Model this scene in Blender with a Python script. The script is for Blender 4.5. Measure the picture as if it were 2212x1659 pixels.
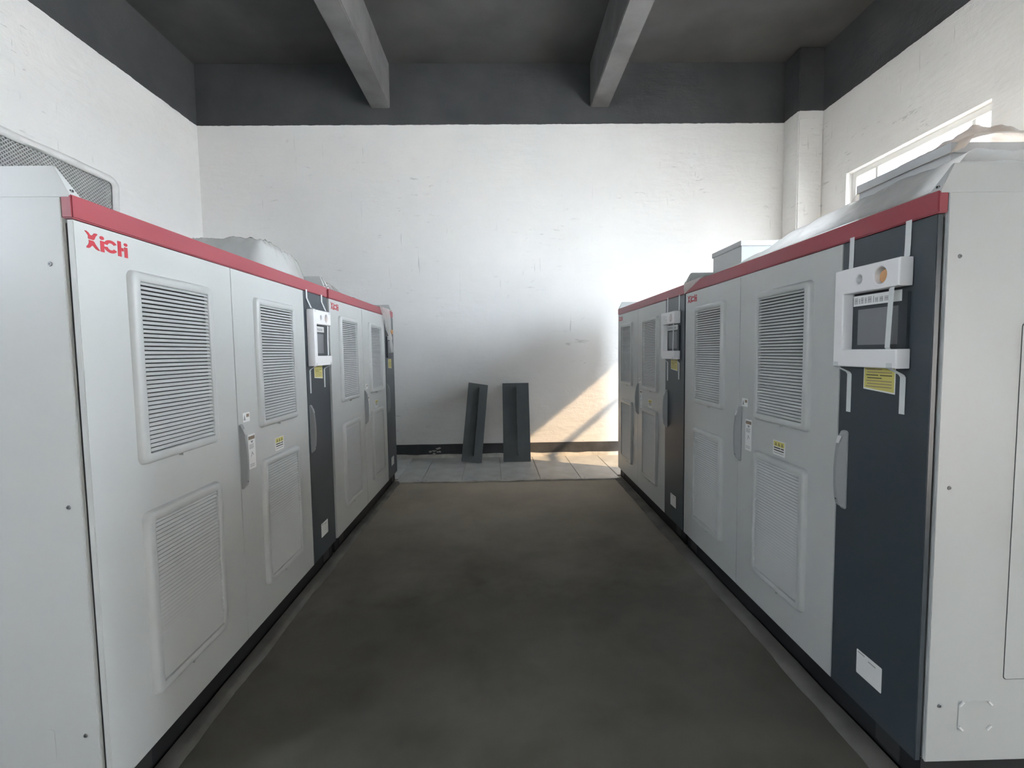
import bpy, bmesh, math, random
from mathutils import Vector, Matrix, noise
random.seed(7)
for o in list(bpy.data.objects): bpy.data.objects.remove(o)
C = bpy.context.scene.collection
PI = math.pi

# ------------------------------------------------------------------ camera
cd = bpy.data.cameras.new('camera'); cam = bpy.data.objects.new('camera', cd); C.objects.link(cam)
cd.sensor_fit = 'HORIZONTAL'; cd.sensor_width = 36.0; cd.lens = 36.0 * 1049.83 / 2212.0
cd.clip_start = 0.05; cd.clip_end = 300
R_ = Vector((0.99970709, -0.01981232, -0.01389974)); U_ = Vector((0.0151721, 0.06558813, 0.99773143)); D_ = Vector((0.01885571, 0.99765007, -0.06586951))
M = Matrix.Identity(4)
for i in range(3): M[i][0] = R_[i]; M[i][1] = U_[i]; M[i][2] = -D_[i]
M[2][3] = 1.6442
cam.matrix_world = M
bpy.context.scene.camera = cam

# ------------------------------------------------------------------ world, sun, exposure
SKY = 15.0; SUN = 16.0; EXPO = 2.27
w = bpy.data.worlds.new('sky'); bpy.context.scene.world = w; w.use_nodes = True
nt = w.node_tree; nt.nodes.clear()
wo = nt.nodes.new('ShaderNodeOutputWorld'); bg = nt.nodes.new('ShaderNodeBackground')
tc = nt.nodes.new('ShaderNodeTexCoord'); sx = nt.nodes.new('ShaderNodeSeparateXYZ'); cr = nt.nodes.new('ShaderNodeValToRGB')
cr.color_ramp.elements[0].position = 0.0; cr.color_ramp.elements[0].color = (1.0, 0.985, 0.975, 1)
cr.color_ramp.elements[1].position = 0.6; cr.color_ramp.elements[1].color = (0.90, 0.95, 1.0, 1)
nt.links.new(tc.outputs['Generated'], sx.inputs[0]); nt.links.new(sx.outputs['Z'], cr.inputs[0])
nt.links.new(cr.outputs[0], bg.inputs[0]); bg.inputs[1].default_value = SKY
nt.links.new(bg.outputs[0], wo.inputs[0])
sl = bpy.data.lights.new('sun', 'SUN'); so = bpy.data.objects.new('sun', sl); C.objects.link(so)
sl.energy = SUN; sl.angle = math.radians(0.9); sl.color = (1.0, 0.64, 0.34)
SUN_DIR = Vector((-1.0, 0.50, -0.815)).normalized()
so.rotation_euler = SUN_DIR.to_track_quat('-Z', 'Y').to_euler(); so.location = (30, -15, 25)
vs = bpy.context.scene.view_settings
bpy.context.scene.display_settings.display_device = 'sRGB'
vs.view_transform = 'Standard'; vs.look = 'None'; vs.gamma = 1.0; vs.exposure = EXPO; vs.use_curve_mapping = False

# ------------------------------------------------------------------ materials
def mat(name, col, rough=0.5, metal=0.0, bump=None, var=None, spec=0.5, coords='Object'):
    m = bpy.data.materials.new(name); m.use_nodes = True
    n = m.node_tree.nodes; l = m.node_tree.links; b = n['Principled BSDF']
    b.inputs['Base Color'].default_value = (*col, 1); b.inputs['Roughness'].default_value = rough
    b.inputs['Metallic'].default_value = metal; b.inputs['Specular IOR Level'].default_value = spec
    t = n.new('ShaderNodeTexCoord')
    if var:                                    # (scale, amount): low-contrast tone variation of the material itself
        ns = n.new('ShaderNodeTexNoise'); ns.inputs['Scale'].default_value = var[0]; ns.inputs['Detail'].default_value = 5
        l.new(t.outputs[coords], ns.inputs['Vector'])
        rp = n.new('ShaderNodeValToRGB'); a = var[1]
        rp.color_ramp.elements[0].position = .3; rp.color_ramp.elements[1].position = .7
        rp.color_ramp.elements[0].color = (*[c * (1 - a) for c in col], 1); rp.color_ramp.elements[1].color = (*[min(1, c * (1 + a)) for c in col], 1)
        l.new(ns.outputs['Fac'], rp.inputs[0]); l.new(rp.outputs[0], b.inputs['Base Color'])
    if bump:                                   # (scale, strength, distance)
        nb = n.new('ShaderNodeTexNoise'); nb.inputs['Scale'].default_value = bump[0]; nb.inputs['Detail'].default_value = 6
        l.new(t.outputs[coords], nb.inputs['Vector'])
        bp = n.new('ShaderNodeBump'); bp.inputs['Strength'].default_value = bump[1]; bp.inputs['Distance'].default_value = bump[2]
        l.new(nb.outputs['Fac'], bp.inputs['Height']); l.new(bp.outputs[0], b.inputs['Normal'])
    return m

def wall_mat():
    m = bpy.data.materials.new('plaster_wall'); m.use_nodes = True
    n = m.node_tree.nodes; l = m.node_tree.links; b = n['Principled BSDF']
    g = n.new('ShaderNodeNewGeometry'); s = n.new('ShaderNodeSeparateXYZ'); l.new(g.outputs['Position'], s.inputs[0])
    def noise_(scale, detail=5, vec=None, rough=.55, dist=0):
        x = n.new('ShaderNodeTexNoise'); x.inputs['Scale'].default_value = scale; x.inputs['Detail'].default_value = detail
        x.inputs['Roughness'].default_value = rough; x.inputs['Distortion'].default_value = dist
        l.new(vec or g.outputs['Position'], x.inputs['Vector']); return x
    def mth(op, a, b_=None, c=None):
        x = n.new('ShaderNodeMath'); x.operation = op
        for i, v in enumerate((a, b_, c)):
            if v is None: continue
            if hasattr(v, 'is_linked'): l.new(v, x.inputs[i])
            else: x.inputs[i].default_value = v
        return x.outputs[0]
    def mapped(sc):
        x = n.new('ShaderNodeMapping'); x.inputs['Scale'].default_value = sc; l.new(g.outputs['Position'], x.inputs['Vector']); return x.outputs[0]
    def ramp(fac, p0, p1, c0=(0, 0, 0, 1), c1=(1, 1, 1, 1)):
        x = n.new('ShaderNodeValToRGB'); x.color_ramp.elements[0].position = p0; x.color_ramp.elements[1].position = p1
        x.color_ramp.elements[0].color = c0; x.color_ramp.elements[1].color = c1; l.new(fac, x.inputs[0]); return x.outputs[0]
    def mix(f, a, b_):
        x = n.new('ShaderNodeMix'); x.data_type = 'RGBA'
        if hasattr(f, 'is_linked'): l.new(f, x.inputs[0])
        else: x.inputs[0].default_value = f
        for i, v in ((6, a), (7, b_)):
            if hasattr(v, 'is_linked'): l.new(v, x.inputs[i])
            else: x.inputs[i].default_value = v
        return x.outputs[2]
    tone = noise_(0.9, 6)
    white = ramp(tone.outputs['Fac'], .3, .72, (.79, .785, .775, 1), (.85, .845, .83, 1))
    # vertical scratches and short horizontal trowel chips
    scr = noise_(1.0, 3, mapped((26, 26, 1.6)), .6)
    scr_m = ramp(scr.outputs['Fac'], .67, .74)
    patch = ramp(noise_(.75, 3).outputs['Fac'], .44, .58)
    sm = mth('MULTIPLY', scr_m, patch)
    chip = noise_(1.0, 5, mapped((4, 4, 17)), .7, .6)
    chip_m = mth('MULTIPLY', ramp(chip.outputs['Fac'], .625, .69), patch)
    marks = mth('MULTIPLY', mth('MAXIMUM', sm, chip_m), .38)
    white = mix(marks, white, (.33, .33, .34, 1))
    dark = ramp(noise_(1.6, 6).outputs['Fac'], .3, .75, (.062, .066, .070, 1), (.085, .088, .09, 1))
    edge = mth('ADD', s.outputs['Z'], mth('MULTIPLY', mth('SUBTRACT', noise_(9, 3).outputs['Fac'], .5), .022))
    band = mth('GREATER_THAN', edge, 5.058)
    l.new(mix(band, white, dark), b.inputs['Base Color'])
    b.inputs['Roughness'].default_value = .75; b.inputs['Specular IOR Level'].default_value = .25
    h = mth('ADD', mth('MULTIPLY', noise_(2.3, 6, None, .6, .5).outputs['Fac'], .55), mth('MULTIPLY', noise_(1, 4, mapped((2.2, 2.2, 8)), .6).outputs['Fac'], .35))
    h = mth('SUBTRACT', h, mth('MULTIPLY', marks, .35))
    bp = n.new('ShaderNodeBump'); bp.inputs['Strength'].default_value = .6; bp.inputs['Distance'].default_value = .04
    l.new(h, bp.inputs['Height']); l.new(bp.outputs[0], b.inputs['Normal'])
    return m

def floor_mat():
    m = bpy.data.materials.new('dusty_concrete'); m.use_nodes = True
    n = m.node_tree.nodes; l = m.node_tree.links; b = n['Principled BSDF']
    g = n.new('ShaderNodeNewGeometry')
    a = n.new('ShaderNodeTexNoise'); a.inputs['Scale'].default_value = .8; a.inputs['Detail'].default_value = 8; a.inputs['Roughness'].default_value = .62
    l.new(g.outputs['Position'], a.inputs['Vector'])
    r = n.new('ShaderNodeValToRGB'); r.color_ramp.elements[0].position = .28; r.color_ramp.elements[1].position = .75
    r.color_ramp.elements[0].color = (.105, .10, .083, 1); r.color_ramp.elements[1].color = (.175, .163, .140, 1)
    l.new(a.outputs['Fac'], r.inputs[0])
    c = n.new('ShaderNodeTexNoise'); c.inputs['Scale'].default_value = 2.3; c.inputs['Detail'].default_value = 9
    l.new(g.outputs['Position'], c.inputs['Vector'])
    r2 = n.new('ShaderNodeValToRGB'); r2.color_ramp.elements[0].position = .32; r2.color_ramp.elements[1].position = .52
    r2.color_ramp.elements[0].color = (.80, .80, .77, 1); r2.color_ramp.elements[1].color = (1, 1, 1, 1)
    l.new(c.outputs['Fac'], r2.inputs[0])
    mx = n.new('ShaderNodeMix'); mx.data_type = 'RGBA'; mx.blend_type = 'MULTIPLY'; mx.inputs[0].default_value = 1
    l.new(r.outputs[0], mx.inputs[6]); l.new(r2.outputs[0], mx.inputs[7])
    # pale sandy dust swept towards the back of the aisle
    sp = n.new('ShaderNodeSeparateXYZ'); l.new(g.outputs['Position'], sp.inputs[0])
    ad = n.new('ShaderNodeMath'); ad.operation = 'MULTIPLY_ADD'; ad.inputs[1].default_value = 2.4; l.new(a.outputs['Fac'], ad.inputs[0]); l.new(sp.outputs['Y'], ad.inputs[2])
    dr = n.new('ShaderNodeMapRange'); dr.inputs[1].default_value = 4.3; dr.inputs[2].default_value = 7.2; dr.inputs[3].default_value = 0; dr.inputs[4].default_value = .85; l.new(ad.outputs[0], dr.inputs[0])
    dm = n.new('ShaderNodeMix'); dm.data_type = 'RGBA'; dm.inputs[7].default_value = (.50, .44, .36, 1)
    l.new(dr.outputs[0], dm.inputs[0]); l.new(mx.outputs[2], dm.inputs[6]); l.new(dm.outputs[2], b.inputs['Base Color'])
    b.inputs['Roughness'].default_value = .8; b.inputs['Specular IOR Level'].default_value = .2
    bp = n.new('ShaderNodeBump'); bp.inputs['Strength'].default_value = .3; bp.inputs['Distance'].default_value = .01
    l.new(c.outputs['Fac'], bp.inputs['Height']); l.new(bp.outputs[0], b.inputs['Normal'])
    return m

def film_mat(name, col, clear, rough=.25, bump=25, thru=.5):
    m = bpy.data.materials.new(name); m.use_nodes = True
    n = m.node_tree.nodes; l = m.node_tree.links; n.clear()
    o = n.new('ShaderNodeOutputMaterial'); tr = n.new('ShaderNodeBsdfTransparent'); df = n.new('ShaderNodeBsdfDiffuse')
    tl = n.new('ShaderNodeBsdfTranslucent'); gl = n.new('ShaderNodeBsdfGlossy')
    tr.inputs[0].default_value = (.95, .95, .95, 1); df.inputs[0].default_value = (*col, 1); tl.inputs[0].default_value = (*col, 1)
    gl.inputs[0].default_value = (1, 1, 1, 1); gl.inputs['Roughness'].default_value = rough
    t = n.new('ShaderNodeTexCoord'); nz = n.new('ShaderNodeTexNoise'); nz.inputs['Scale'].default_value = bump; nz.inputs['Detail'].default_value = 4; nz.inputs['Distortion'].default_value = 1.5
    l.new(t.outputs['Object'], nz.inputs['Vector'])
    bp = n.new('ShaderNodeBump'); bp.inputs['Strength'].default_value = .35; bp.inputs['Distance'].default_value = .02
    l.new(nz.outputs['Fac'], bp.inputs['Height'])
    for s_ in (df, tl, gl): l.new(bp.outputs[0], s_.inputs['Normal'])
    a = n.new('ShaderNodeMixShader'); a.inputs[0].default_value = thru; l.new(df.outputs[0], a.inputs[1]); l.new(tl.outputs[0], a.inputs[2])
    lw = n.new('ShaderNodeLayerWeight'); lw.inputs[0].default_value = .5; l.new(bp.outputs[0], lw.inputs['Normal'])
    c2 = n.new('ShaderNodeMixShader'); c2.inputs[0].default_value = clear; l.new(a.outputs[0], c2.inputs[1]); l.new(tr.outputs[0], c2.inputs[2])
    c3 = n.new('ShaderNodeMixShader'); pw = n.new('ShaderNodeMath'); pw.operation = 'POWER'; pw.inputs[1].default_value = 3; l.new(lw.outputs['Facing'], pw.inputs[0])
    ma = n.new('ShaderNodeMath'); ma.operation = 'MULTIPLY_ADD'; ma.inputs[1].default_value = .45; ma.inputs[2].default_value = .05; l.new(pw.outputs[0], ma.inputs[0])
    l.new(ma.outputs[0], c3.inputs[0]); l.new(c2.outputs[0], c3.inputs[1]); l.new(gl.outputs[0], c3.inputs[2])
    l.new(c3.outputs[0], o.inputs[0])
    return m

def glass_mat(name, tint):
    m = bpy.data.materials.new(name); m.use_nodes = True
    n = m.node_tree.nodes; l = m.node_tree.links; n.clear()
    o = n.new('ShaderNodeOutputMaterial'); tr = n.new('ShaderNodeBsdfTransparent'); tr.inputs[0].default_value = (*tint, 1)
    gl = n.new('ShaderNodeBsdfGlossy'); gl.inputs['Roughness'].default_value = .02
    mx = n.new('ShaderNodeMixShader'); fr = n.new('ShaderNodeLayerWeight'); fr.inputs[0].default_value = .5
    pw = n.new('ShaderNodeMath'); pw.operation = 'POWER'; pw.inputs[1].default_value = 5; l.new(fr.outputs['Facing'], pw.inputs[0])
    ma = n.new('ShaderNodeMath'); ma.operation = 'MULTIPLY_ADD'; ma.inputs[1].default_value = .6; ma.inputs[2].default_value = .03; l.new(pw.outputs[0], ma.inputs[0])
    l.new(ma.outputs[0], mx.inputs[0]); l.new(tr.outputs[0], mx.inputs[1]); l.new(gl.outputs[0], mx.inputs[2]); l.new(mx.outputs[0], o.inputs[0])
    return m

WALL = wall_mat(); FLOOR = floor_mat()
CEIL = mat('dark_ceiling_paint', (.082, .083, .082), .8, var=(1.3, .18), bump=(6, .3, .01), spec=.2)
BEAM = mat('grey_beam_concrete', (.15, .15, .148), .8, var=(2.2, .22), bump=(9, .3, .01), spec=.2)
SKIRT = mat('dark_skirting_paint', (.055, .058, .062), .65, var=(5, .3), bump=(14, .5, .01))
MORTAR = mat('pale_mortar', (.52, .50, .46), .85, var=(7, .25), bump=(16, .6, .012))
KERB = mat('grey_mortar_kerb', (.14, .133, .12), .85, var=(4, .25), bump=(12, .6, .012))
PAINT = mat('light_grey_enamel', (.50, .51, .497), .33, var=(1.2, .02), bump=(160, .05, .001))
PANEL = mat('side_panel_grey_enamel', (.50, .51, .50), .38, var=(1.2, .02), bump=(160, .05, .001))
DARK = mat('slate_blue_enamel', (.046, .058, .070), .30, var=(1.2, .04), bump=(160, .05, .001))
RED = mat('red_enamel', (.33, .056, .072), .38, bump=(120, .06, .001))
BLACK = mat('black_plinth', (.012, .012, .014), .6)
GAP = mat('dark_gap', (.03, .03, .032), .7)
SLAT = mat('louvre_grey', (.49, .50, .49), .40)
SLATBACK = mat('louvre_backing', (.06, .062, .062), .6)
HANDLE = mat('grey_handle_plastic', (.30, .305, .305), .32)
CHROME = mat('bright_steel', (.72, .73, .74), .22, metal=.9)
STEEL = mat('screw_steel', (.18, .18, .18), .4, metal=.8)
LRED = mat('red_lettering', (.50, .035, .05), .45)
WHITE = mat('white_label', (.78, .78, .76), .35)
YEL = mat('yellow_label', (.62, .55, .16), .5)
INK = mat('black_ink', (.03, .03, .03), .5)
BROWN = mat('brown_header_ink', (.28, .21, .15), .5)
GREYINK = mat('grey_ink', (.28, .28, .29), .5)
FOAM = mat('white_packing_foam', (.84, .83, .83), .75, bump=(220, .12, .002))
TAPE = mat('pale_packing_tape', (.66, .68, .68), .45, bump=(40, .1, .002))
AMBER = mat('amber_lamp_lens', (.62, .34, .16), .3)
BUTTON = mat('grey_button', (.42, .42, .42), .4)
BEZEL = mat('touch_screen_bezel', (.035, .042, .05), .35)
SCREEN = mat('grey_protected_screen', (.20, .205, .22), .3)
PLATE = mat('dark_grey_steel_plate', (.105, .12, .126), .42, var=(3, .12), bump=(30, .12, .003))
DECK = mat('grey_painted_deck_plate', (.50, .505, .49), .38, var=(4, .14), bump=(50, .2, .003))
PVC = mat('white_window_frame', (.80, .80, .78), .35)
PLASTER = mat('rough_white_plaster', (.76, .755, .74), .8, var=(6, .05), bump=(11, .6, .02))
WIRE = mat('galvanised_mesh', (.62, .62, .61), .5)
BOARD = mat('grey_backing_board', (.22, .22, .215), .8)
FANBOX = mat('grey_fan_housing', (.52, .53, .53), .42)
GROUND = mat('outdoor_paving', (.66, .64, .61), .9, var=(.5, .1))
CLEAR = film_mat('clear_plastic_film', (.86, .86, .84), .60, .18, 7)
HANG = film_mat('hanging_plastic_film', (.86, .83, .80), .45, .3, 3, .5)
MILKY = film_mat('milky_plastic_film', (.90, .88, .85), .18, .4, 6, .55)
TENT = film_mat('sun_tinted_film', (.60, .49, .40), .16, .45, 5, .6)  # warm sunlight coming through is put into the film colour
GLASS = glass_mat('window_glass', (.88, .93, .98)); BLUEGLASS = glass_mat('dimming_blue_glass', (.30, .315, .33))  # blue glass darkened to cut the daylight through window_1

# ------------------------------------------------------------------ mesh builder
class MB:
    def __init__(s): s.v = []; s.f = []; s.m = []; s.mats = []
    def mi(s, m):
        if m not in s.mats: s.mats.append(m)
        return s.mats.index(m)
    def add(s, vs, fs, m):
        k = len(s.v); s.v += [tuple(v) for v in vs]; i = s.mi(m)
        for f in fs: s.f.append([k + q for q in f]); s.m.append(i)
    def box(s, x0, x1, y0, y1, z0, z1, m, T=None):
        vs = [(x, y, z) for z in (z0, z1) for y in (y0, y1) for x in (x0, x1)]
        if T: vs = [T(*v) for v in vs]
        s.add(vs, [(0, 2, 3, 1), (4, 5, 7, 6), (0, 1, 5, 4), (2, 6, 7, 3), (0, 4, 6, 2), (1, 3, 7, 5)], m)
    def prism(s, poly, c0, c1, T, m):          # T(a, b, c) -> xyz
        n = len(poly); vs = [T(a, b, c0) for a, b in poly] + [T(a, b, c1) for a, b in poly]
        fs = [list(range(n))[::-1], list(range(n, 2 * n))] + [(i, (i + 1) % n, n + (i + 1) % n, n + i) for i in range(n)]
        s.add(vs, fs, m)
    def loft(s, loops, m, cap0=False, cap1=False):
        n = len(loops[0]); vs = [p for L in loops for p in L]; fs = []
        for k in range(len(loops) - 1):
            for i in range(n):
                fs.append((k * n + i, k * n + (i + 1) % n, (k + 1) * n + (i + 1) % n, (k + 1) * n + i))
        if cap0: fs.append(list(range(n))[::-1])
        if cap1: fs.append([(len(loops) - 1) * n + i for i in range(n)])
        s.add(vs, fs, m)
    def cyl(s, T, cx, cy, r, c0, c1, m, n=20, r1=None):
        r1 = r if r1 is None else r1
        a = [(math.cos(2 * PI * i / n), math.sin(2 * PI * i / n)) for i in range(n)]
        s.loft([[T(cx + r * x, cy + r * y, c0) for x, y in a], [T(cx + r1 * x, cy + r1 * y, c1) for x, y in a]], m, True, True)
    def tube(s, pts, r, m, n=8):
        pts = [Vector(p) for p in pts]; loops = []
        for i, p in enumerate(pts):
            t = (pts[min(i + 1, len(pts) - 1)] - pts[max(i - 1, 0)]).normalized()
            a = t.orthogonal().normalized() if i == 0 else (a - t * a.dot(t)).normalized()
            b = t.cross(a); loops.append([tuple(p + a * r * math.cos(2 * PI * k / n) + b * r * math.sin(2 * PI * k / n)) for k in range(n)])
        s.loft(loops, m, True, True)
    def grid(s, nx, ny, fn, m):
        vs = [fn(i / nx, j / ny) for j in range(ny + 1) for i in range(nx + 1)]
        fs = [(j * (nx + 1) + i, j * (nx + 1) + i + 1, (j + 1) * (nx + 1) + i + 1, (j + 1) * (nx + 1) + i) for j in range(ny) for i in range(nx)]
        s.add(vs, fs, m)
    def build(s, name, parent=None, bevel=0, segs=2, smooth=True, ang=35, normals=True):
        me = bpy.data.meshes.new(name); me.from_pydata(s.v, [], s.f)
        for m in s.mats: me.materials.append(m)
        me.polygons.foreach_set('material_index', s.m)
        bm = bmesh.new(); bm.from_mesh(me)
        if normals: bmesh.ops.recalc_face_normals(bm, faces=bm.faces)
        if bevel:
            es = [e for e in bm.edges if len(e.link_faces) == 2 and e.calc_face_angle(0) > math.radians(30)]
            bmesh.ops.bevel(bm, geom=es, offset=bevel, segments=segs, affect='EDGES', clamp_overlap=True)
        bm.to_mesh(me); bm.free()
        if smooth:
            me.polygons.foreach_set('use_smooth', [True] * len(me.polygons)); me.set_sharp_from_angle(angle=math.radians(ang))
        o = bpy.data.objects.new(name, me); C.objects.link(o)
        if parent: o.parent = parent
        return o
def rrect(x0, x1, z0, z1, r, n=5):
    out = []
    for cx, cz, a0 in ((x1 - r, z1 - r, 0), (x0 + r, z1 - r, 90), (x0 + r, z0 + r, 180), (x1 - r, z0 + r, 270)):
        for k in range(n + 1):
            a = math.radians(a0 + 90 * k / n); out.append((cx + r * math.cos(a), cz + r * math.sin(a)))
    return out
def empty(name, loc=(0, 0, 0), rz=0):
    o = bpy.data.objects.new(name, None); C.objects.link(o); o.location = loc; o.rotation_euler = (0, 0, rz); o.empty_display_size = .2
    return o
def tag(o, label, cat, group=None, kind=None):
    o['label'] = label; o['category'] = cat
    if group: o['group'] = group
    if kind: o['kind'] = kind
    return o
def struct(o, label, cat): return tag(o, label, cat, None, 'structure')
def copy_tree(o, parent=None):
    c = o.copy(); C.objects.link(c)
    if parent: c.parent = parent
    for ch in list(o.children): copy_tree(ch, c)
    return c
I3 = lambda x, y, z: (x, y, z)

# ------------------------------------------------------------------ room
XL, XR, YB, YR, ZC, TH = -4.484, 4.695, 7.546, -3.6, 5.942, .24
def wall_with_holes(name, along, pos, sgn, a0, a1, z0, z1, holes):
    b = MB()                                   # along: axis name the wall runs on; pos: inner face; sgn: outward direction
    def add(p0, p1, q0, q1):
        if p1 - p0 < 1e-4 or q1 - q0 < 1e-4: return
        lo, hi = sorted((pos, pos + sgn * TH))
        if along == 'y': b.box(lo, hi, p0, p1, q0, q1, WALL)
        else: b.box(p0, p1, lo, hi, q0, q1, WALL)
    cur = a0
    for (h0, h1, q0, q1) in sorted(holes):
        add(cur, h0, z0, z1); add(h0, h1, z0, q0 - .001 if q0 <= 0 else q0); add(h0, h1, q1, z1); cur = h1
    add(cur, a1, z0, z1)
    return b.build(name, smooth=False)
W1 = (4.70, 6.667, 1.45, 3.99)                 # window in the right wall
W2 = (3.35, 5.835, 2.15, 3.66)                 # mesh-covered opening in the left wall
W3 = (1.25, 3.20, .95, 3.99)                  # second right window, outside the frame
W5 = (-1.2, -.35, 2.4, 3.6)  # unseen left window, added to brighten the right cabinet doors
W6 = (-2.8, -2.2, 0.0, 2.35)                      # unseen doorway added in the right wall to light the cabinets from behind the camera
struct(wall_with_holes('wall_right', 'y', XR, 1, YR - TH, YB + TH, -.1, ZC, [W1, W3, W6]), 'white plastered right wall with dark painted band at the top', 'wall')
struct(wall_with_holes('wall_left', 'y', XL, -1, YR - TH, YB + TH, -.1, ZC, [W2, W5]), 'white plastered left wall with dark painted band at the top', 'wall')
struct(wall_with_holes('wall_back', 'x', YB, 1, XL, XR, -.1, ZC, []), 'scuffed white plastered back wall facing the aisle', 'wall')
struct(wall_with_holes('wall_front', 'x', YR, -1, XL, XR, -.1, ZC, []), 'white plastered wall behind the camera', 'wall')
b = MB(); b.box(XL, XR, YR, YB, -.12, 0, FLOOR); struct(b.build('floor', smooth=False), 'dusty dark concrete floor', 'floor')
b = MB(); b.box(XL - TH, XR + TH, YR - TH, YB + TH, ZC, ZC + .15, CEIL); struct(b.build('ceiling', smooth=False), 'dark grey painted concrete ceiling', 'ceiling')
for i, (x0, x1, lab) in enumerate(((-1.90, -1.62, 'left of the two dark concrete ceiling beams'), (1.375, 1.655, 'right of the two dark concrete ceiling beams'))):
    b = MB(); b.box(x0, x1, YR + .001, YB - .001, 5.295, ZC - .001, BEAM); struct(b.build('ceiling_beam', bevel=.012), lab, 'beam')
b = MB(); b.box(4.328, XR - .001, 7.167, YB - .001, 0.001, ZC - .001, WALL); struct(b.build('wall_pillar', bevel=.015), 'white square pillar in the far right corner', 'pillar')
# skirting: dark painted band with a rough pale strip under it
b = MB()
def sk(u, v):
    x = XL + (4.32 - XL) * u; return (x, YB - .012 - .004 * noise.noise((x * 3, v * 4, 0)), .055 + v * .165 + .006 * noise.noise((x * 2.3, v, 5)))
b.grid(220, 4, sk, SKIRT)
b.grid(220, 1, lambda u, v: (XL + (4.32 - XL) * u, YB - .012 * (1 - v), .22 + .006 * noise.noise((( XL + (4.32 - XL) * u) * 2.3, 1, 5))), SKIRT)
for k in range(7):                              # chipped spots on the band
    px, pz = -1.06 + random.uniform(-.12, .14), .10 + random.uniform(-.04, .06)
    b.prism([(px + (.012 + .03 * random.random()) * math.cos(a), pz + (.008 + .012 * random.random()) * math.sin(a)) for a in [i * PI / 4 for i in range(8)]], -.020, -.015, lambda a, q, c: (a, YB + c, q), MORTAR)
struct(b.build('baseboard_back', normals=False), 'dark painted skirting band along the foot of the back wall', 'baseboard')
b = MB()
def ms(u, v):
    x = XL + (4.32 - XL) * u; nn = noise.noise((x * 4, 0, 9))
    return (x, YB - (.012 if v > .5 else .045 + .02 * nn), (.062 if v > .5 else .001) + (.012 * nn if v > .5 else 0))
b.grid(260, 1, ms, MORTAR); struct(b.build('trim_1', normals=False), 'rough pale mortar strip between skirting and floor', 'trim')
# mortar kerbs in front of the cabinet rows
def kerb(name, x_in, x_out, lab):
    b = MB(); sg = 1 if x_in > x_out else -1; n = 150; loops = []
    for i in range(n + 1):
        y = .4 + (6.12 - .4) * i / n; e = .010 * noise.noise((y * 3.1, x_in, 0)) + .006 * noise.noise((y * 11, x_in, 3)); h = .018 + .006 * noise.noise((y * 5, 2, x_in))
        loops.append([(x_in, y, .002), (x_in, y, h), (x_in - (x_in - x_out) * .55, y, h * 1.05), (x_out + e + sg * .012, y, h * .8), (x_out + e, y, .002)])
    b.loft(loops, KERB, True, True); o = b.build(name, ang=60); struct(o, lab, 'kerb')
kerb('floor_kerb', -1.405, -1.325, 'rough mortar kerb along the foot of the left cabinet row')
kerb('floor_kerb', 1.505, 1.415, 'rough mortar kerb along the foot of the right cabinet row')
b = MB(); b.box(-60, 60, -60, 60, -.35, -.25, GROUND); struct(b.build('ground', smooth=False), 'pale paving outside the building', 'ground')

# windows
def window(name, wall, win, label, transom=3.33, mull=(.14, .79), glass=None):
    y0, y1, z0, z1 = win
    root = empty(name, (0, 0, 0)); struct(root, label, 'window')
    if wall == 'right': T = lambda a, z, c: (XR + .12 + c, a, z)
    elif wall == 'left': T = lambda a, z, c: (XL - .12 - c, a, z)
    else: T = lambda a, z, c: (a, YR - .12 - c, z)
    def bar(mb, a0, a1, q0, q1, c0=-.03, c1=.03): mb.prism([(a0, q0), (a1, q0), (a1, q1), (a0, q1)], c0, c1, T, PVC)
    f = MB(); bar(f, y0, y1, z1 - .07, z1); bar(f, y0, y1, z0, z0 + .07); bar(f, y0, y0 + .07, z0 + .07, z1 - .07); bar(f, y1 - .07, y1, z0 + .07, z1 - .07)
    f.build('frame', root, bevel=.004)
    t = MB(); bar(t, y0 + .07, y1 - .07, transom - .05, transom + .05, -.028, .028); t.build('transom', root, bevel=.004)
    for k in mull:
        yy = y0 + (y1 - y0) * k; mm = MB(); bar(mm, yy - .02, yy + .02, z0 + .07, transom - .05, -.02, .02); bar(mm, yy - .02, yy + .02, transom + .05, z1 - .07, -.02, .02); mm.build('mullion', root, bevel=.003)
    g = MB(); g.prism([(y0 + .06, z0 + .06), (y1 - .06, z0 + .06), (y1 - .06, z1 - .06), (y0 + .06, z1 - .06)], -.003, .003, T, glass or GLASS); g.build('pane', root, smooth=False)
    # daylight sampling portal in the opening
    L = bpy.data.lights.new(name + '_portal', 'AREA'); L.shape = 'RECTANGLE'; L.size = y1 - y0; L.size_y = z1 - z0; L.cycles.is_portal = True
    lo = bpy.data.objects.new(name + '_portal', L); C.objects.link(lo)
    if wall == 'right': lo.location = (XR + TH + .02, (y0 + y1) / 2, (z0 + z1) / 2); d = Vector((-1, 0, 0))
    elif wall == 'left': lo.location = (XL - TH - .02, (y0 + y1) / 2, (z0 + z1) / 2); d = Vector((1, 0, 0))
    else: lo.location = ((y0 + y1) / 2, YR - TH - .02, (z0 + z1) / 2); d = Vector((0, 1, 0))
    lo.rotation_euler = d.to_track_quat('-Z', 'Z').to_euler()
    return root
window('window_1', 'right', W1, 'white framed window high in the right wall beyond the near cabinet', glass=BLUEGLASS)
window('window_3', 'right', W3, 'white framed window in the right wall behind the near right cabinet')
window('added_window_5', 'left', W5, 'unseen window added in the left wall to light the right cabinets', 3.2)
root = empty('added_door_1'); struct(root, 'unseen doorway added in the right wall for light from behind the camera', 'door')
b = MB()
for (a0, a1, q0, q1) in ((W6[0], W6[0] + .06, 0.001, W6[3]), (W6[1] - .06, W6[1], 0.001, W6[3]), (W6[0] + .06, W6[1] - .06, W6[3] - .06, W6[3])): b.box(XR + .02, XR + .14, a0, a1, q0, q1, PVC)
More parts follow.
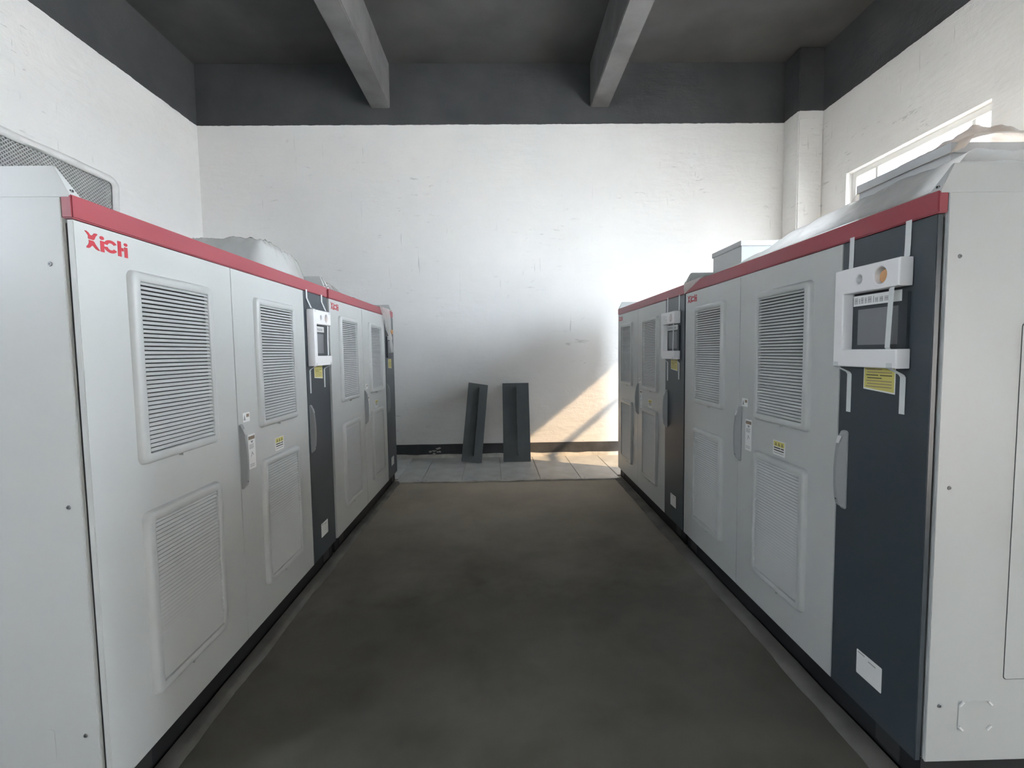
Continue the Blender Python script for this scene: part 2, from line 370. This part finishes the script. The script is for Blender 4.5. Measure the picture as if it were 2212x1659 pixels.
b.build('door_frame', root, bevel=.003)
b = MB(); b.box(XR + .145, XR + 1.07, W6[1] - .055, W6[1] - .01, .012, W6[3] - .07, PANEL); b.build('door_leaf', root, bevel=.003)
L = bpy.data.lights.new('door_portal', 'AREA'); L.shape = 'RECTANGLE'; L.size = W6[1] - W6[0]; L.size_y = W6[3]; L.cycles.is_portal = True
lo = bpy.data.objects.new('door_portal', L); C.objects.link(lo); lo.location = (XR + TH + .02, (W6[0] + W6[1]) / 2, W6[3] / 2); lo.rotation_euler = Vector((-1, 0, 0)).to_track_quat('-Z', 'Z').to_euler()
b = MB(); b.prism([(XR + TH, 2.62), (XR + 2.6, 2.48), (XR + 2.6, 2.56), (XR + TH, 2.72)], -4.6, -.2, lambda a, z, c: (a, c, z), KERB)  # unseen slab added to block direct sun at the doorway
struct(b.build('door_sunblocker', bevel=.01), 'unseen added canopy outside the doorway', 'sunblocker')
# mesh-covered opening on the left wall
root = empty('window_2'); struct(root, 'opening in left wall covered with diamond wire mesh and rough plaster border', 'window')
y0, y1, z0, z1 = W2
b = MB(); loops = []
for off, dx in ((.075, 0), (.065, .03), (.03, .052), (-.005, .045), (-.012, .01)):
    L = []
    for (yy, zz) in rrect(y0 - off, y1 + off, z0 - off, z1 + off, .07 + off * .6 if off > 0 else .05, 6):
        k = .008 * noise.noise((yy * 6, zz * 6, off)); L.append((XL + dx + (k if dx else 0), yy + k, zz + k))
    loops.append(L)
# subdivide the border so that it wobbles
fine = []
for L in loops:
    q = []
    for i in range(len(L)):
        a, c = Vector(L[i]), Vector(L[(i + 1) % len(L)]); n = 40 if (a - c).length > .5 else 1
        for k in range(n):
            p = a.lerp(c, k / n); j = .007 * noise.noise(p * 5); q.append((p.x + (j if p.x > XL + .001 else 0), p.y + j, p.z + j))
    fine.append(q)
b.loft(fine, PLASTER); b.build('plaster_border', root, ang=70, normals=True)
b = MB(); cy, cz, wd = .043, .037, .0065      # expanded diamond mesh, strands clipped to the opening
slope = cz / cy
def strand(y_a, sgn):
    y_, z_ = y_a, z0; t0 = max(0, (y0 - y_a) / sgn if sgn > 0 else (y_a - y1)); L = (z1 - z0) / slope; t1 = min(L, (y1 - y_a) if sgn > 0 else (y_a - y0))
    if t1 - t0 < .02: return
    p = [(y_a + sgn * t0, z0 + t0 * slope), (y_a + sgn * t1, z0 + t1 * slope)]
    (ya, za), (yb, zb) = p
    b.add([(XL - .012, ya - wd, za), (XL - .012, ya + wd, za), (XL - .012, yb + wd, zb), (XL - .012, yb - wd, zb), (XL - .003, ya - wd, za), (XL - .003, ya + wd, za), (XL - .003, yb + wd, zb), (XL - .003, yb - wd, zb)],
          [(0, 1, 2, 3), (7, 6, 5, 4), (0, 4, 5, 1), (1, 5, 6, 2), (2, 6, 7, 3), (3, 7, 4, 0)], WIRE)
span = (z1 - z0) / slope; k = y0 - span
while k < y1 + span:
    strand(k, 1); strand(k, -1); k += cy
b.build('wire_mesh', root, smooth=False)
b = MB(); b.box(XL - .10, XL - .07, y0 + .001, y1 - .001, z0 + .001, z1 - .001, BOARD); b.build('backing_board', root, smooth=False)

# ------------------------------------------------------------------ trench cover plates on the floor by the back wall
edges = [-3.14, -2.62, -2.10, -1.380, -1.055, -.545, -.04, .465, .985, 1.485, 2.02, 2.54]
names_ = {2: 'grey steel floor plate past the far left cabinet, mostly hidden behind it', 9: 'grey steel floor plate past the far right cabinet, mostly hidden behind it', 3: 'grey steel floor plate at the far end of the left cabinets', 4: 'bare grey steel floor plate between left cabinets and leaning plates',
          5: 'grey steel floor plate under the left leaning plate', 6: 'grey steel floor plate under the right leaning plate', 7: 'grey steel floor plate just right of the leaning plates, edge in warm light',
          8: 'grey steel floor plate at the far end of the right cabinets'}
for i in range(len(edges) - 1):
    if i not in names_: continue
    x0, x1 = edges[i], edges[i + 1]
    root = empty('trench_cover_plate', ((x0 + x1) / 2, 6.8, 0)); tag(root, names_[i], 'floor plate', 'steel cover plates on the floor by the back wall')
    b = MB(); hw = (x1 - x0) / 2 - .003
    sk_ = -.03                                  # joints run slightly askew
    fy = -.68 if 3 <= i <= 8 else -.53
    b.prism([(-hw, fy), (hw, fy), (hw + sk_, .69), (-hw + sk_, .69)], .001, .014, I3, DECK)
    b.build('plate', root, bevel=.002)
    for lx in (-hw + .05, hw - .05):
        s_ = MB(); s_.cyl(I3, lx, fy + .05, .007, .0142, .0155, STEEL, 12); s_.build('screw', root)
b = MB(); b.box(-1.40, 1.49, 6.085, 6.112, .001, .017, MORTAR); struct(b.build('trim_2', bevel=.004), 'pale mortar edge in front of the steel floor plates', 'trim')

# ------------------------------------------------------------------ leaning plates with a welded lifting rib
def lean_plate(x, y, w_, h_, yaw, lean, roll, label):
    root = empty('trench_cover', (x, y, .021 + abs(math.sin(roll)) * w_ / 2)); tag(root, label, 'steel plate', 'spare steel cover plates leaning on the back wall')
    root.rotation_mode = 'ZXY'; root.rotation_euler = (-lean, roll, yaw)
    b = MB(); b.box(-w_ / 2, w_ / 2, 0, .012, 0, h_, PLATE); b.build('plate', root, bevel=.0025)
    r = MB(); r.prism([(-.0, .09), (-.07, .11), (-.07, h_ - .10), (-.0, h_ - .05)], -.004, .004, lambda a, z, c: (c + .015, a, z), PLATE); r.build('lifting_rib', root, bevel=.0015)
    return root
lean_plate(-.475, 7.06, .305, 1.21, math.radians(14), math.radians(20.8), math.radians(5.0), 'tilted dark grey steel plate with welded rib, left of the leaning pair')
lean_plate(.195, 7.10, .405, 1.215, 0, math.radians(20.0), 0, 'upright wide dark grey steel plate with welded rib, right of the leaning pair')

# ------------------------------------------------------------------ control cabinets
w_, wd_, ZB, HT = .9132, .4622, .1231, 2.05
CW = 2 * w_ + wd_; ZT = ZB + HT; DEP = .95; RH = .076
F = lambda u, v, d: (u, -d, v)                 # u along face, v height, d outwards
def vent(door, u0, u1, v0, v1):
    f = MB(); loops = []
    for off, d, r in ((0, 0, .030), (.003, .014, .030), (.009, .021, .026), (.016, .023, .022), (.038, .023, .010), (.041, .020, .006), (.042, .002, .005)):
        loops.append([F(a, c, d) for a, c in rrect(u0 + off, u1 - off, v0 + off, v1 - off, r)])
    f.loft(loops, PAINT)
    f.prism([((u0 + u1) / 2 - .02, v0 - .006), ((u0 + u1) / 2 + .02, v0 - .006), ((u0 + u1) / 2 + .02, v0 + .004), ((u0 + u1) / 2 - .02, v0 + .004)], 0, .017, F, PAINT)
    f.build('vent_frame', door, ang=50)
    s = MB(); a0, a1, c0, c1 = u0 + .041, u1 - .041, v0 + .041, v1 - .041
    s.prism([(a0, c0), (a1, c0), (a1, c1), (a0, c1)], .0008, .002, F, SLATBACK)
    n = 40; st = (c1 - c0) / n
    for k in range(n):                          # slats slope down and outwards
        t = c0 + st * (k + 1)
        s.prism([(.006, t), (.012, t), (.0185, t - st * .66), (.0165, t - st * .72), (.006, t - st * .22)], a0, a1, lambda d, z, u: F(u, z, d), SLAT)
    s.build('vent_louvre', door, smooth=False)
def handle(door, u, dark=False):
    h = MB()
    prof = [(0, 1.157), (.008, 1.155), (.017, 1.135), (.028, 1.10), (.034, 1.05), (.037, .99), (.036, .92), (.031, .865), (.025, .838), (.014, .824), (0, .818)]
    def T(d, z, c): return F(u + (.003 if c == 0 else .037 - .45 * d), z + ZB, d)   # tapers to a ridge near its left side
    h.prism(prof, 0, 1, T, HANDLE)
    h.prism([(.0185, 1.1345), (.0285, 1.101), (.0305, 1.102), (.0205, 1.136)], 0, 1, T, CHROME)
    h.prism(rrect(u, u + .042, .812 + ZB, 1.16 + ZB, .012, 3), 0, .003, F, HANDLE)
    h.cyl(F, u + .013, .855 + ZB, .005, .022, .0305, INK, 12)
    return h.build('handle', door, bevel=.003, ang=40)
def logo(door, u0, v0, sc, sv):
    b = MB(); T = lambda a, c, d: F(u0 + a * sc, v0 + c * sv, d)
    def P(pts): b.prism(pts, 0, .0012, T, LRED)
    def arc(cx, cy, R, r, a0, a1, n=14):
        A = [math.radians(a0 + (a1 - a0) * k / n) for k in range(n + 1)]
        P([(cx + R * math.cos(t), cy + R * math.sin(t)) for t in A] + [(cx + r * math.cos(t), cy + r * math.sin(t)) for t in A[::-1]])
    def dot(cx, cy, r): P([(cx + r * math.cos(k * PI / 8), cy + r * math.sin(k * PI / 8)) for k in range(16)])
    P([(0, 160), (14, 160), (30, 150), (42, 131), (55, 129), (64, 141), (74, 156), (92, 158), (100, 152), (84, 128), (72, 96), (64, 90), (30, 90), (24, 98), (26, 120), (14, 140)])
    P([(28, 82), (62, 82), (70, 76), (82, 50), (108, 12), (112, 2), (98, 2), (78, 12), (60, 34), (50, 34), (40, 18), (26, 6), (8, 6), (10, 20), (24, 40), (30, 62)])
    P([(118, 0), (149, 0), (149, 104), (118, 104)]); dot(133, 132, 18)
    arc(205, 76, 57, 28, 172, 28); arc(205, 66, 57, 28, 188, 332)
    P([(264, 0), (295, 0), (295, 58), (316, 58), (316, 90), (295, 90), (295, 150), (264, 150)])
    P([(322, 0), (352, 0), (352, 104), (322, 104)]); dot(337, 130, 17)
    o = b.build('lettering', door, smooth=False); o['label'] = 'red painted lettering'; return o
def lines(b, u0, u1, v, h, d, m, gaps=()):
    segs = [u0] + [g for gp in gaps for g in gp] + [u1]
    for i in range(0, len(segs), 2): b.prism([(segs[i], v - h / 2), (segs[i + 1], v - h / 2), (segs[i + 1], v + h / 2), (segs[i], v + h / 2)], d, d + .0003, F, m)
def warning_label(door, u0, u1, v0, v1):
    b = MB(); W = u1 - u0; H = v1 - v0
    b.prism(rrect(u0, u1, v0, v1, .005, 3), 0, .0008, F, WHITE)
    b.prism([(u0 + .06 * W, v0 + .60 * H), (u1 - .06 * W, v0 + .60 * H), (u1 - .06 * W, v0 + .95 * H), (u0 + .06 * W, v0 + .95 * H)], .0008, .0011, F, YEL)
    for k, c in enumerate((.24, .50, .76)):
        cx = u0 + c * W; s = .075 * W
        b.prism([(cx - s, v0 + .66 * H), (cx + s, v0 + .66 * H), (cx, v0 + .89 * H)], .0011, .0014, F, INK)
        b.prism([(cx - s * .35, v0 + .69 * H), (cx + s * .35, v0 + .69 * H), (cx, v0 + .80 * H)], .0014, .0016, F, YEL)
    lines(b, u0 + .08 * W, u1 - .1 * W, v0 + .50 * H, .085 * H, .0009, INK, [(u0 + .62 * W, u0 + .67 * W)])
    lines(b, u0 + .08 * W, u1 - .1 * W, v0 + .33 * H, .075 * H, .0009, INK)
    lines(b, u0 + .08 * W, u1 - .12 * W, v0 + .16 * H, .05 * H, .0009, GREYINK)
    o = b.build('warning_label', door, smooth=False); o['label'] = 'white and yellow warning sticker with three black triangles'
def info_sticker(door, u0, u1, v0, v1):
    b = MB(); W = u1 - u0; H = v1 - v0
    b.prism(rrect(u0, u1, v0, v1, .003, 3), 0, .0008, F, WHITE)
    b.prism([(u0 + .05 * W, v1 - .15 * H), (u1 - .05 * W, v1 - .15 * H), (u1 - .05 * W, v1 - .05 * H), (u0 + .05 * W, v1 - .05 * H)], .0008, .0011, F, BROWN)
    b.prism([(u0 + .35 * W, v1 - .19 * H), (u0 + .70 * W, v1 - .19 * H), (u0 + .60 * W, v1 - .25 * H), (u0 + .45 * W, v1 - .25 * H)], .0008, .0011, F, GREYINK)
    for k in range(4): lines(b, u0 + .12 * W, u1 - (.2 + .1 * (k % 2)) * W, v1 - (.30 + .035 * k) * H, .015 * H, .0009, GREYINK)
    cx, cy = u0 + .5 * W, v0 + .42 * H
    b.prism([(cx - .2 * W, cy - .07 * H), (cx - .14 * W, cy - .07 * H), (cx, cy + .04 * H), (cx + .14 * W, cy - .04 * H), (cx + .2 * W, cy - .03 * H), (cx, cy + .08 * H)], .0008, .0011, F, GREYINK)
    for k in range(2): lines(b, u0 + .12 * W, u1 - .2 * W, v0 + (.08 + .05 * k) * H, .015 * H, .0009, GREYINK)
    b.build('instruction_sticker', door, smooth=False)
    t = MB(); t.prism([(u0 - .045, v1 + .075), (u0 + .025, v1 + .075), (u0 + .025, v1 + .125), (u0 - .045, v1 + .125)], .001, .0025, F, WHITE)
    t.prism([(u0 - .038, v1 + .085), (u0 - .018, v1 + .085), (u0 - .028, v1 + .115)], .0025, .0028, F, GREYINK)
    t.prism([(u0 - .010, v1 + .100), (u0 + .018, v1 + .100), (u0 + .018, v1 + .117), (u0 - .010, v1 + .117)], .0025, .0028, F, BROWN)
    t.build('key_tag', door, smooth=False)
def make_cabinet():
    root = empty('control_cabinet')
    b = MB(); b.box(.004, CW - .004, .032, DEP - .004, ZB, ZT - .012, PANEL); b.build('carcass', root, bevel=.003)
    p = MB(); p.box(.012, CW - .012, .032, DEP - .03, .002, ZB, BLACK)
    p.box(.10, .22, .026, .04, .03, ZB - .002, INK); p.box(CW - .22, CW - .10, .026, .04, .03, ZB - .002, INK)
    p.build('plinth', root, smooth=False)
    r = MB(); r.box(-.001, CW + .001, -.002, .034, ZT - RH, ZT, RED); r.build('top_trim', root, bevel=.004)
    for s in (0, 1):                            # side panels with screws
        x0, x1 = ((-.003, .004) if s == 0 else (CW - .004, CW + .003))
        q = MB(); q.box(x0, x1, .034, DEP, ZB - .002, ZT - .010, PANEL); q.build('side_panel', root, bevel=.0015)
        T = (lambda a, z, c: (-.003 - c, a, z)) if s == 0 else (lambda a, z, c: (CW + .003 + c, a, z))
        for z in (.336, 1.143, 1.95):
            for a in (.078, DEP - .08):
                k = MB(); k.cyl(T, a, z, .0075, 0, .003, STEEL, 14, .006); k.cyl(T, a, z, .003, .003, .0034, INK, 6); k.build('screw', root)
    for y_out, sg in ((-.002, 1), (CW + .002, -1)):   # lifting wedges across the roof, outer face upright
        l = MB(); a0, a1, t1 = y_out, y_out + sg * .046, y_out + sg * .008
        def ring(d0, d1, ya, yb, z): return [(ya, d0, z), (yb, d0, z), (yb, d1, z), (ya, d1, z)]
        l.loft([ring(.004, DEP - .01, a0, a1, ZT - .010), ring(.004, DEP - .01, a0, a1, ZT + .002), ring(.046, DEP - .05, a0, t1, ZT + .089)], PANEL, True, True)
        l.cyl(lambda a, z, c: (a, .014 - c, z), y_out + sg * .018, ZT + .014, .006, 0, .009, INK, 12)
        l.build('lifting_wedge', root, bevel=.0015)
    g = .003
    doors = []
    for k, (u0, u1, m, nm) in enumerate(((0, w_, PAINT, 'door'), (w_, 2 * w_, PAINT, 'door'), (2 * w_, CW, DARK, 'instrument_door'))):
        d = MB(); d.prism([(u0 + g * .6, ZB), (u1 - g * .6, ZB), (u1 - g * .6, ZT - RH - .004), (u0 + g * .6, ZT - RH - .004)], -.020, 0, F, m)
        d.prism([(u0 + .009, ZB + .009), (u1 - .009, ZB + .009), (u1 - .009, ZT - RH - .012), (u0 + .009, ZT - RH - .012)], -.0315, -.0203, F, GAP)
        o = d.build(nm, root, bevel=.002); doors.append(o)
    for k in (0, 1):
        u = k * w_
        vent(doors[k], u + .213, u + .720, ZB + 1.107, ZB + 1.848); vent(doors[k], u + .213, u + .712, ZB + .185, ZB + .922)
    logo(doors[0], .043, ZB + 1.888, .185 / 352, .058 / 160)
    handle(doors[1], w_ + .004); handle(doors[2], 2 * w_ + .027)
    info_sticker(doors[1], w_ + .092, w_ + .165, ZB + .90, ZB + 1.09)
    warning_label(doors[1], w_ + .400, w_ + .515, ZB + .938, ZB + 1.018)
    dk = doors[2]
    dk['label'] = 'slate blue narrow door carrying the touch screen'
    # touch screen, lamp, button
    s = MB(); s.prism(rrect(1.905, 2.190, ZB + 1.470, ZB + 1.725, .008, 4), 0, .012, F, BEZEL); s.prism([(1.945, ZB + 1.53), (2.150, ZB + 1.53), (2.150, ZB + 1.675), (1.945, ZB + 1.675)], .012, .0128, F, SCREEN); s.build('touch_screen', dk, bevel=.0)
    n_ = MB(); n_.prism([(1.918, ZB + 1.690), (2.165, ZB + 1.690), (2.165, ZB + 1.732), (1.918, ZB + 1.732)], .0125, .0135, F, WHITE)
    uu = 1.926
    for wch, h_ in ((.018, .026), (.006, .022), (.016, .026), (.012, .024), (.022, .026), (.006, .026), (.018, .02), (.02, .02), (.02, .02), (.02, .02)):
        for q in range(3): n_.prism([(uu + wch * q / 3, ZB + 1.698), (uu + wch * q / 3 + wch * .16, ZB + 1.698), (uu + wch * q / 3 + wch * .16, ZB + 1.698 + h_), (uu + wch * q / 3, ZB + 1.698 + h_)], .0135, .0138, F, GREYINK)
        n_.prism([(uu, ZB + 1.698 + h_ * .5), (uu + wch * .8, ZB + 1.698 + h_ * .5), (uu + wch * .8, ZB + 1.698 + h_ * .62), (uu, ZB + 1.698 + h_ * .62)], .0135, .0138, F, GREYINK)
        uu += wch + .005
    n_.build('name_strip', dk, smooth=False)
    a_ = MB(); a_.cyl(F, 2.110, ZB + 1.788, .029, 0, .036, AMBER, 24, .026); a_.build('indicator_lamp', dk)
    a_ = MB(); a_.cyl(F, 2.000, ZB + 1.788, .013, 0, .030, BUTTON, 20, .012); a_.build('push_button', dk)
    y = MB(); y.prism([(1.972, ZB + 1.350), (2.134, ZB + 1.338), (2.134, ZB + 1.455), (1.972, ZB + 1.455)], 0, .0008, F, WHITE)
    y.prism([(1.976, ZB + 1.356), (2.130, ZB + 1.344), (2.130, ZB + 1.455), (1.976, ZB + 1.455)], .0008, .0011, F, YEL)
    for k in range(8): lines(y, 1.986 + .006 * (k % 2), 2.118 - (.05 if k in (3, 6) else 0), ZB + 1.362 + .0115 * k, .0035, .0011, INK if k in (3, 4) else BROWN, [(2.05, 2.058)] if k == 4 else ())
    o = y.build('notice_label', dk, smooth=False); o['label'] = 'yellow printed notice'
    r_ = MB(); r_.prism(rrect(1.985, 2.122, ZB + .136, ZB + .240, .004, 3), 0, .0008, F, WHITE)
    lines(r_, 1.992, 2.03, ZB + .231, .004, .0009, GREYINK); lines(r_, 2.05, 2.09, ZB + .222, .004, .0009, GREYINK)
    o = r_.build('rating_label', dk, smooth=False); o['label'] = 'pale rectangular rating sticker'
    return root
def fan_housing(root, u0, u1, d0, d1, z):
    b = MB(); b.box(u0, u1, d0, d1, ZT - .012, ZT + z - .035, FANBOX); b.box(u0 - .008, u1 + .008, d0 - .008, d1 + .008, ZT + z - .035, ZT + z, FANBOX)
    b.tube([(u0 + .02, d0 + .06, ZT + z), (u0 + .02, d0 + .06, ZT + z + .02), (u0 + .02, d0 + .20, ZT + z + .02), (u0 + .02, d0 + .20, ZT + z)], .005, STEEL)
    b.build('fan_housing', root, bevel=.004)
proto = make_cabinet()
GRP = 'control cabinets in two facing rows'
LX, LY, LY2 = -1.3874, 1.6348, 1.6348 + CW + .0385
RX, RY, RY2 = 1.4932, 1.6616 + CW, 1.6616 + 2 * CW + .0155
cabs = {}
for key, loc, rz, lab in (('l1', (LX, LY, 0), PI / 2, 'tall grey control cabinet with red top trim, nearest in the left row'),
                          ('l2', (LX, LY2, 0), PI / 2, 'tall grey control cabinet at the far end of the left row, red top trim'),
                          ('r1', (RX, RY, 0), -PI / 2, 'tall grey control cabinet nearest in the right row, slate door towards the camera'),
                          ('r2', (RX, RY2, 0), -PI / 2, 'tall grey control cabinet at the far end of the right row by sunlit wall')):
    o = proto if key == 'l1' else copy_tree(proto)
    o.location = loc; o.rotation_euler = (0, 0, rz); tag(o, lab, 'cabinet', GRP); cabs[key] = o
# details that only some of them have
fan_housing(cabs['l1'], 1.68, 2.14, .215, .75, .215)
fan_housing(cabs['r1'], .12, .57, .17, .70, .215)
fan_housing(cabs['r1'], 1.68, 2.14, .17, .70, .215)
TS = lambda a, z, c: (CW + .003 + c, a, z)     # right cabinet's side towards the camera
b = MB(); b.prism(rrect(.148, .271, .242, .354, .004, 3), 0, .003, TS, PAINT)
for a, z, s1, s2 in ((.148, .354, 1, -1), (.271, .354, -1, -1), (.148, .242, 1, 1), (.271, .242, -1, 1)):
    b.prism([(a - s1 * .002, z + s2 * .014), (a + s1 * .014, z - s2 * .002), (a + s1 * .020, z + s2 * .004), (a + s1 * .004, z + s2 * .020)], .003, .008, TS, WHITE)
b.build('plastic_cover_plate', cabs['r1'], bevel=.0008)
b = MB(); b.prism(rrect(.309, DEP - .1, .430, 1.72, .012, 4), 0, .0006, TS, GAP); b.prism(rrect(.3115, DEP - .1025, .4325, 1.7175, .011, 4), .0006, .0016, TS, PANEL); b.build('access_panel', cabs['r1'])
TL = lambda a, z, c: (-.003 - c, a, z)
b = MB(); b.prism(rrect(.182, .214, .250, .362, .010, 4), 0, .0012, TL, PANEL); b.build('blanking_plate', cabs['l1'], bevel=.0006)

# ------------------------------------------------------------------ packing foam round the screens, held by tape
def foam_mesh():
    cu = bpy.data.curves.new('foam_outline', 'CURVE'); cu.dimensions = '2D'; cu.fill_mode = 'BOTH'; cu.extrude = .0215; cu.bevel_depth = .006; cu.bevel_resolution = 2
    def poly(pts):
        s = cu.splines.new('POLY'); s.points.add(len(pts) - 1); s.use_cyclic_u = True
        for p, q in zip(s.points, pts): p.co = (q[0], q[1], 0, 1)
    i_ = .006
    poly([(0 + i_, 0 + i_), (.34 - i_, 0 + i_), (.34 - i_, .072 - i_), (.053 - i_, .072 - i_), (.053 - i_, .302 + i_), (.34 - i_, .302 + i_), (.34 - i_, .405 - i_), (0 + i_, .405 - i_)])
    for cx, cy, r in ((.140, .352, .023), (.250, .352, .037)):
        poly([(cx + r * math.cos(2 * PI * k / 24), cy + r * math.sin(2 * PI * k / 24)) for k in range(24)])
    t = bpy.data.objects.new('foam_outline', cu); C.objects.link(t); bpy.context.view_layer.update()
    me = bpy.data.meshes.new_from_object(t.evaluated_get(bpy.context.evaluated_depsgraph_get()))
    bpy.data.objects.remove(t); bpy.data.curves.remove(cu)
    for v in me.vertices: x, y, z = v.co; v.co = (x, -(z + .0275 + .001), y)
    bm = bmesh.new(); bm.from_mesh(me); bmesh.ops.recalc_face_normals(bm, faces=bm.faces); bm.to_mesh(me); bm.free()
    me.materials.clear(); me.materials.append(FOAM)
    me.polygons.foreach_set('use_smooth', [True] * len(me.polygons)); me.set_sharp_from_angle(angle=math.radians(40))
    me.name = 'foam_body'
    return me
FM = foam_mesh()
FZ = ZB + 1.440
def ribbon(b, pts, wdt):                        # pts: (u, v, d) centre line; ribbon lies across u
    n = len(pts); L = []
    for (u, v, d) in pts: L.append([F(u - wdt / 2, v, d), F(u + wdt / 2, v, d), F(u + wdt / 2, v, d + .0008), F(u - wdt / 2, v, d + .0008)])
    b.loft(L, TAPE, True, True)
def make_foam(slant):
    root = empty('packing_foam')
    o = bpy.data.objects.new('foam_body', FM); C.objects.link(o); o.parent = root
    U0 = 1.860
    for u, top, bot in ((1.882 - U0, 1.985, 1.243), (2.170 - U0, 1.980, 1.268)):
        t = MB(); s = u
        ribbon(t, [(s, ZB + top - FZ, .0014), (s, ZB + 1.925 - FZ, .0014), (s, .415, .030), (s, .407, .050), (s, .402, .0572), (s, .385, .0574)] if slant else
               [(s, ZB + top - FZ, .0014), (s - .001, .45, .0014), (s - .002, .412, .0020), (s - .002, .4065, .010), (s - .002, .4062, .045)], .026); t.build('tape', root)
        t = MB(); sh = .008 if u < .1 else -.0
        ribbon(t, [(s, .02, .0574), (s, .003, .0572), (s, -.002, .050), (s + sh, -.024, .008), (s + sh, -.034, .0014), (s + sh, ZB + bot - FZ, .0014)], .026); t.build('tape', root)
    t = MB(); ribbon(t, [(.297, .304, .040), (.297, .296, .046), (.290, .19, .045), (.286, .078, .046), (.286, .070, .040)], .024); t.build('tape', root)
    return root
foam = make_foam(False)
FG = 'foam blocks round the touch screens'
for i, (key, lab) in enumerate((('r1', 'large white foam block round the screen of the nearest right cabinet'), ('l1', 'white foam block taped round the screen on the left row'), ('r2', 'white foam block round the screen of the far right cabinet'))):
    o = foam if i == 0 else make_foam(True) if i == 1 else copy_tree(foam)
    o.matrix_world = Matrix.Translation(cabs[key].location) @ Matrix.Rotation(cabs[key].rotation_euler[2], 4, 'Z') @ Matrix.Translation((1.860, 0, FZ))
    tag(o, lab, 'packing foam', FG)

# ------------------------------------------------------------------ plastic sheeting on the cabinet tops
def sm(x, a, b_):
    t = max(0, min(1, (x - a) / (b_ - a))); return t * t * (3 - 2 * t)
def ridge(x, y, s=1, sd=0):
    return abs(noise.noise((x * s, y * s, sd))) + .5 * abs(noise.noise((x * s * 2.3, y * s * 2.3, sd + 4)))
def finish(b, name, lab, grp='plastic dust sheets on the cabinets'):
    o = b.build(name, ang=80, normals=False)
    return tag(o, lab, 'plastic sheet', grp)
# right near cabinet: one long milky sheet from the front edge up over the housings
def shr(u, v):
    y = 1.713 + (3.93 - 1.713) * v; x = RX + .008 + .93 * u
    hgt = .112 * (1 - sm(y, 2.35, 3.5)) + .028 - .02 * sm(y, 3.4, 3.9)
    z = ZT + .006 + hgt * sm(u, 0, .18) + .022 * ridge(x, y, 4, 2) * sm(u, 0, .05)
    for (y0_, y1_) in ((1.80, 2.29), (3.36, 3.84)):
        inside = sm(y, y0_ - .10, y0_ - .01) * (1 - sm(y, y1_ + .01, y1_ + .10)) * sm(u, .15, .22)
        if y0_ < 3: inside *= sm(u, .73, .82)   # the near housing stands free of it
        else: inside *= sm(u, .40, .6)
        z = max(z, ZT + .006 + inside * .225)
    return (x, y, z)
def shr2(u, v):
    x, y, z = shr(u, v)
    return (x, y, z)
b = MB(); b.grid(70, 150, shr2, MILKY)
finish(b, 'plastic_sheet', 'long milky plastic sheet over the top of the nearest right cabinet')
# far front corner of that cabinet: film folded down over the red trim
b = MB()
def flap_r(u, v):
    y = 3.955 - .36 * u; drop = (.085 - .085 * u + .01 * ridge(y, v * .3, 4))
    if v < .5: t = v / .5; return (RX + .16 - .165 * t - .004, y, ZT + .034 * (1 - t) + .006 + .012 * ridge(y, t * .4, 4))
    t = (v - .5) / .5; return (RX - .009 - .006 * ridge(y, t * .3, 4), y, ZT + .006 - drop * t)
b.grid(30, 24, flap_r, HANG); finish(b, 'plastic_sheet', 'clear film folded over the red trim at the far corner of the near right cabinet')
# tent of crumpled film over the near housing, peak against the window
def tent(u, v):
    y = 1.745 + .62 * v; x = 1.652 + .85 * u
    pk = math.exp(-((x - 1.93) / .16) ** 2 - ((y - 2.00) / .16) ** 2)
    base = ZT + .222; edge = min(u / .12, v / .12, (1 - u) / .2, (1 - v) / .3, 1)
    droop = .09 * sm(v, .86, 1.0) + .05 * (1 - sm(u, 0, .05))
    return (x, y, base - droop + .10 * pk * (1 + .5 * ridge(x, y, 9, 3)) + .022 * ridge(x, y, 7) * max(.2, edge))
b = MB(); b.grid(50, 60, tent, TENT); finish(b, 'plastic_sheet', 'crumpled peaked film on the fan housing in front of the right window')
# left near cabinet: film bag over the fan housing
hy0, hy1, hx0, hx1 = LY + 1.68, LY + 2.14, LX - .215, LX - .75
def bag(u, v):
    y = hy0 - .30 + (hy1 - hy0 + .62) * v; x = LX - .10 - .80 * u
    ins = sm(y, hy0 - .26, hy0 - .015) * (1 - sm(y, hy1 + .04, hy1 + .20)) * sm(-x, -LX + .10, -LX + .205)
    lift = .02 * sm(y, hy0, hy1) * ins
    return (x, y, ZT + .004 + ins * .222 - lift + .03 * ridge(x, y, 6, 1) * (.3 + .7 * ins) + .02 * ridge(x, y, 13, 8) * ins)
b = MB(); b.grid(54, 70, bag, CLEAR); finish(b, 'plastic_sheet', 'clear wrinkled film over the fan housing on the near left cabinet')
# left far cabinet: film lying on the roof
def roof_l(u, v):
    y = LY2 + .06 + 2.14 * v; x = LX - .015 - .7 * u
    return (x, y, ZT + .004 + .05 * ridge(x, y, 5, 6) * sm(u, 0, .12) + (.05 * math.exp(-((y - LY2 - .25) / .25) ** 2)) * sm(u, 0, .1))
b = MB(); b.grid(40, 110, roof_l, CLEAR); finish(b, 'plastic_sheet', 'clear film lying on the roof of the far left cabinet')
def flap_l(u, v):
    yy = LY2 + 1.50 + .55 * u + .18 * v * (1 - u * .4); L = (.14 + .38 * sm(u, 0, .75))
    if v < .25: t = v / .25; return (LX - .12 + .128 * t, yy, ZT + .022 - .014 * t + .012 * ridge(yy, t, 6))
    t = (v - .25) / .75; return (LX + .008 + .045 * ridge(yy * 1.5, t * .5, 2.2, 3) + .012 * t, yy, ZT + .006 - L * t)
b = MB(); b.grid(44, 60, flap_l, HANG); finish(b, 'plastic_sheet', 'clear film hanging down the front of the far left cabinet')
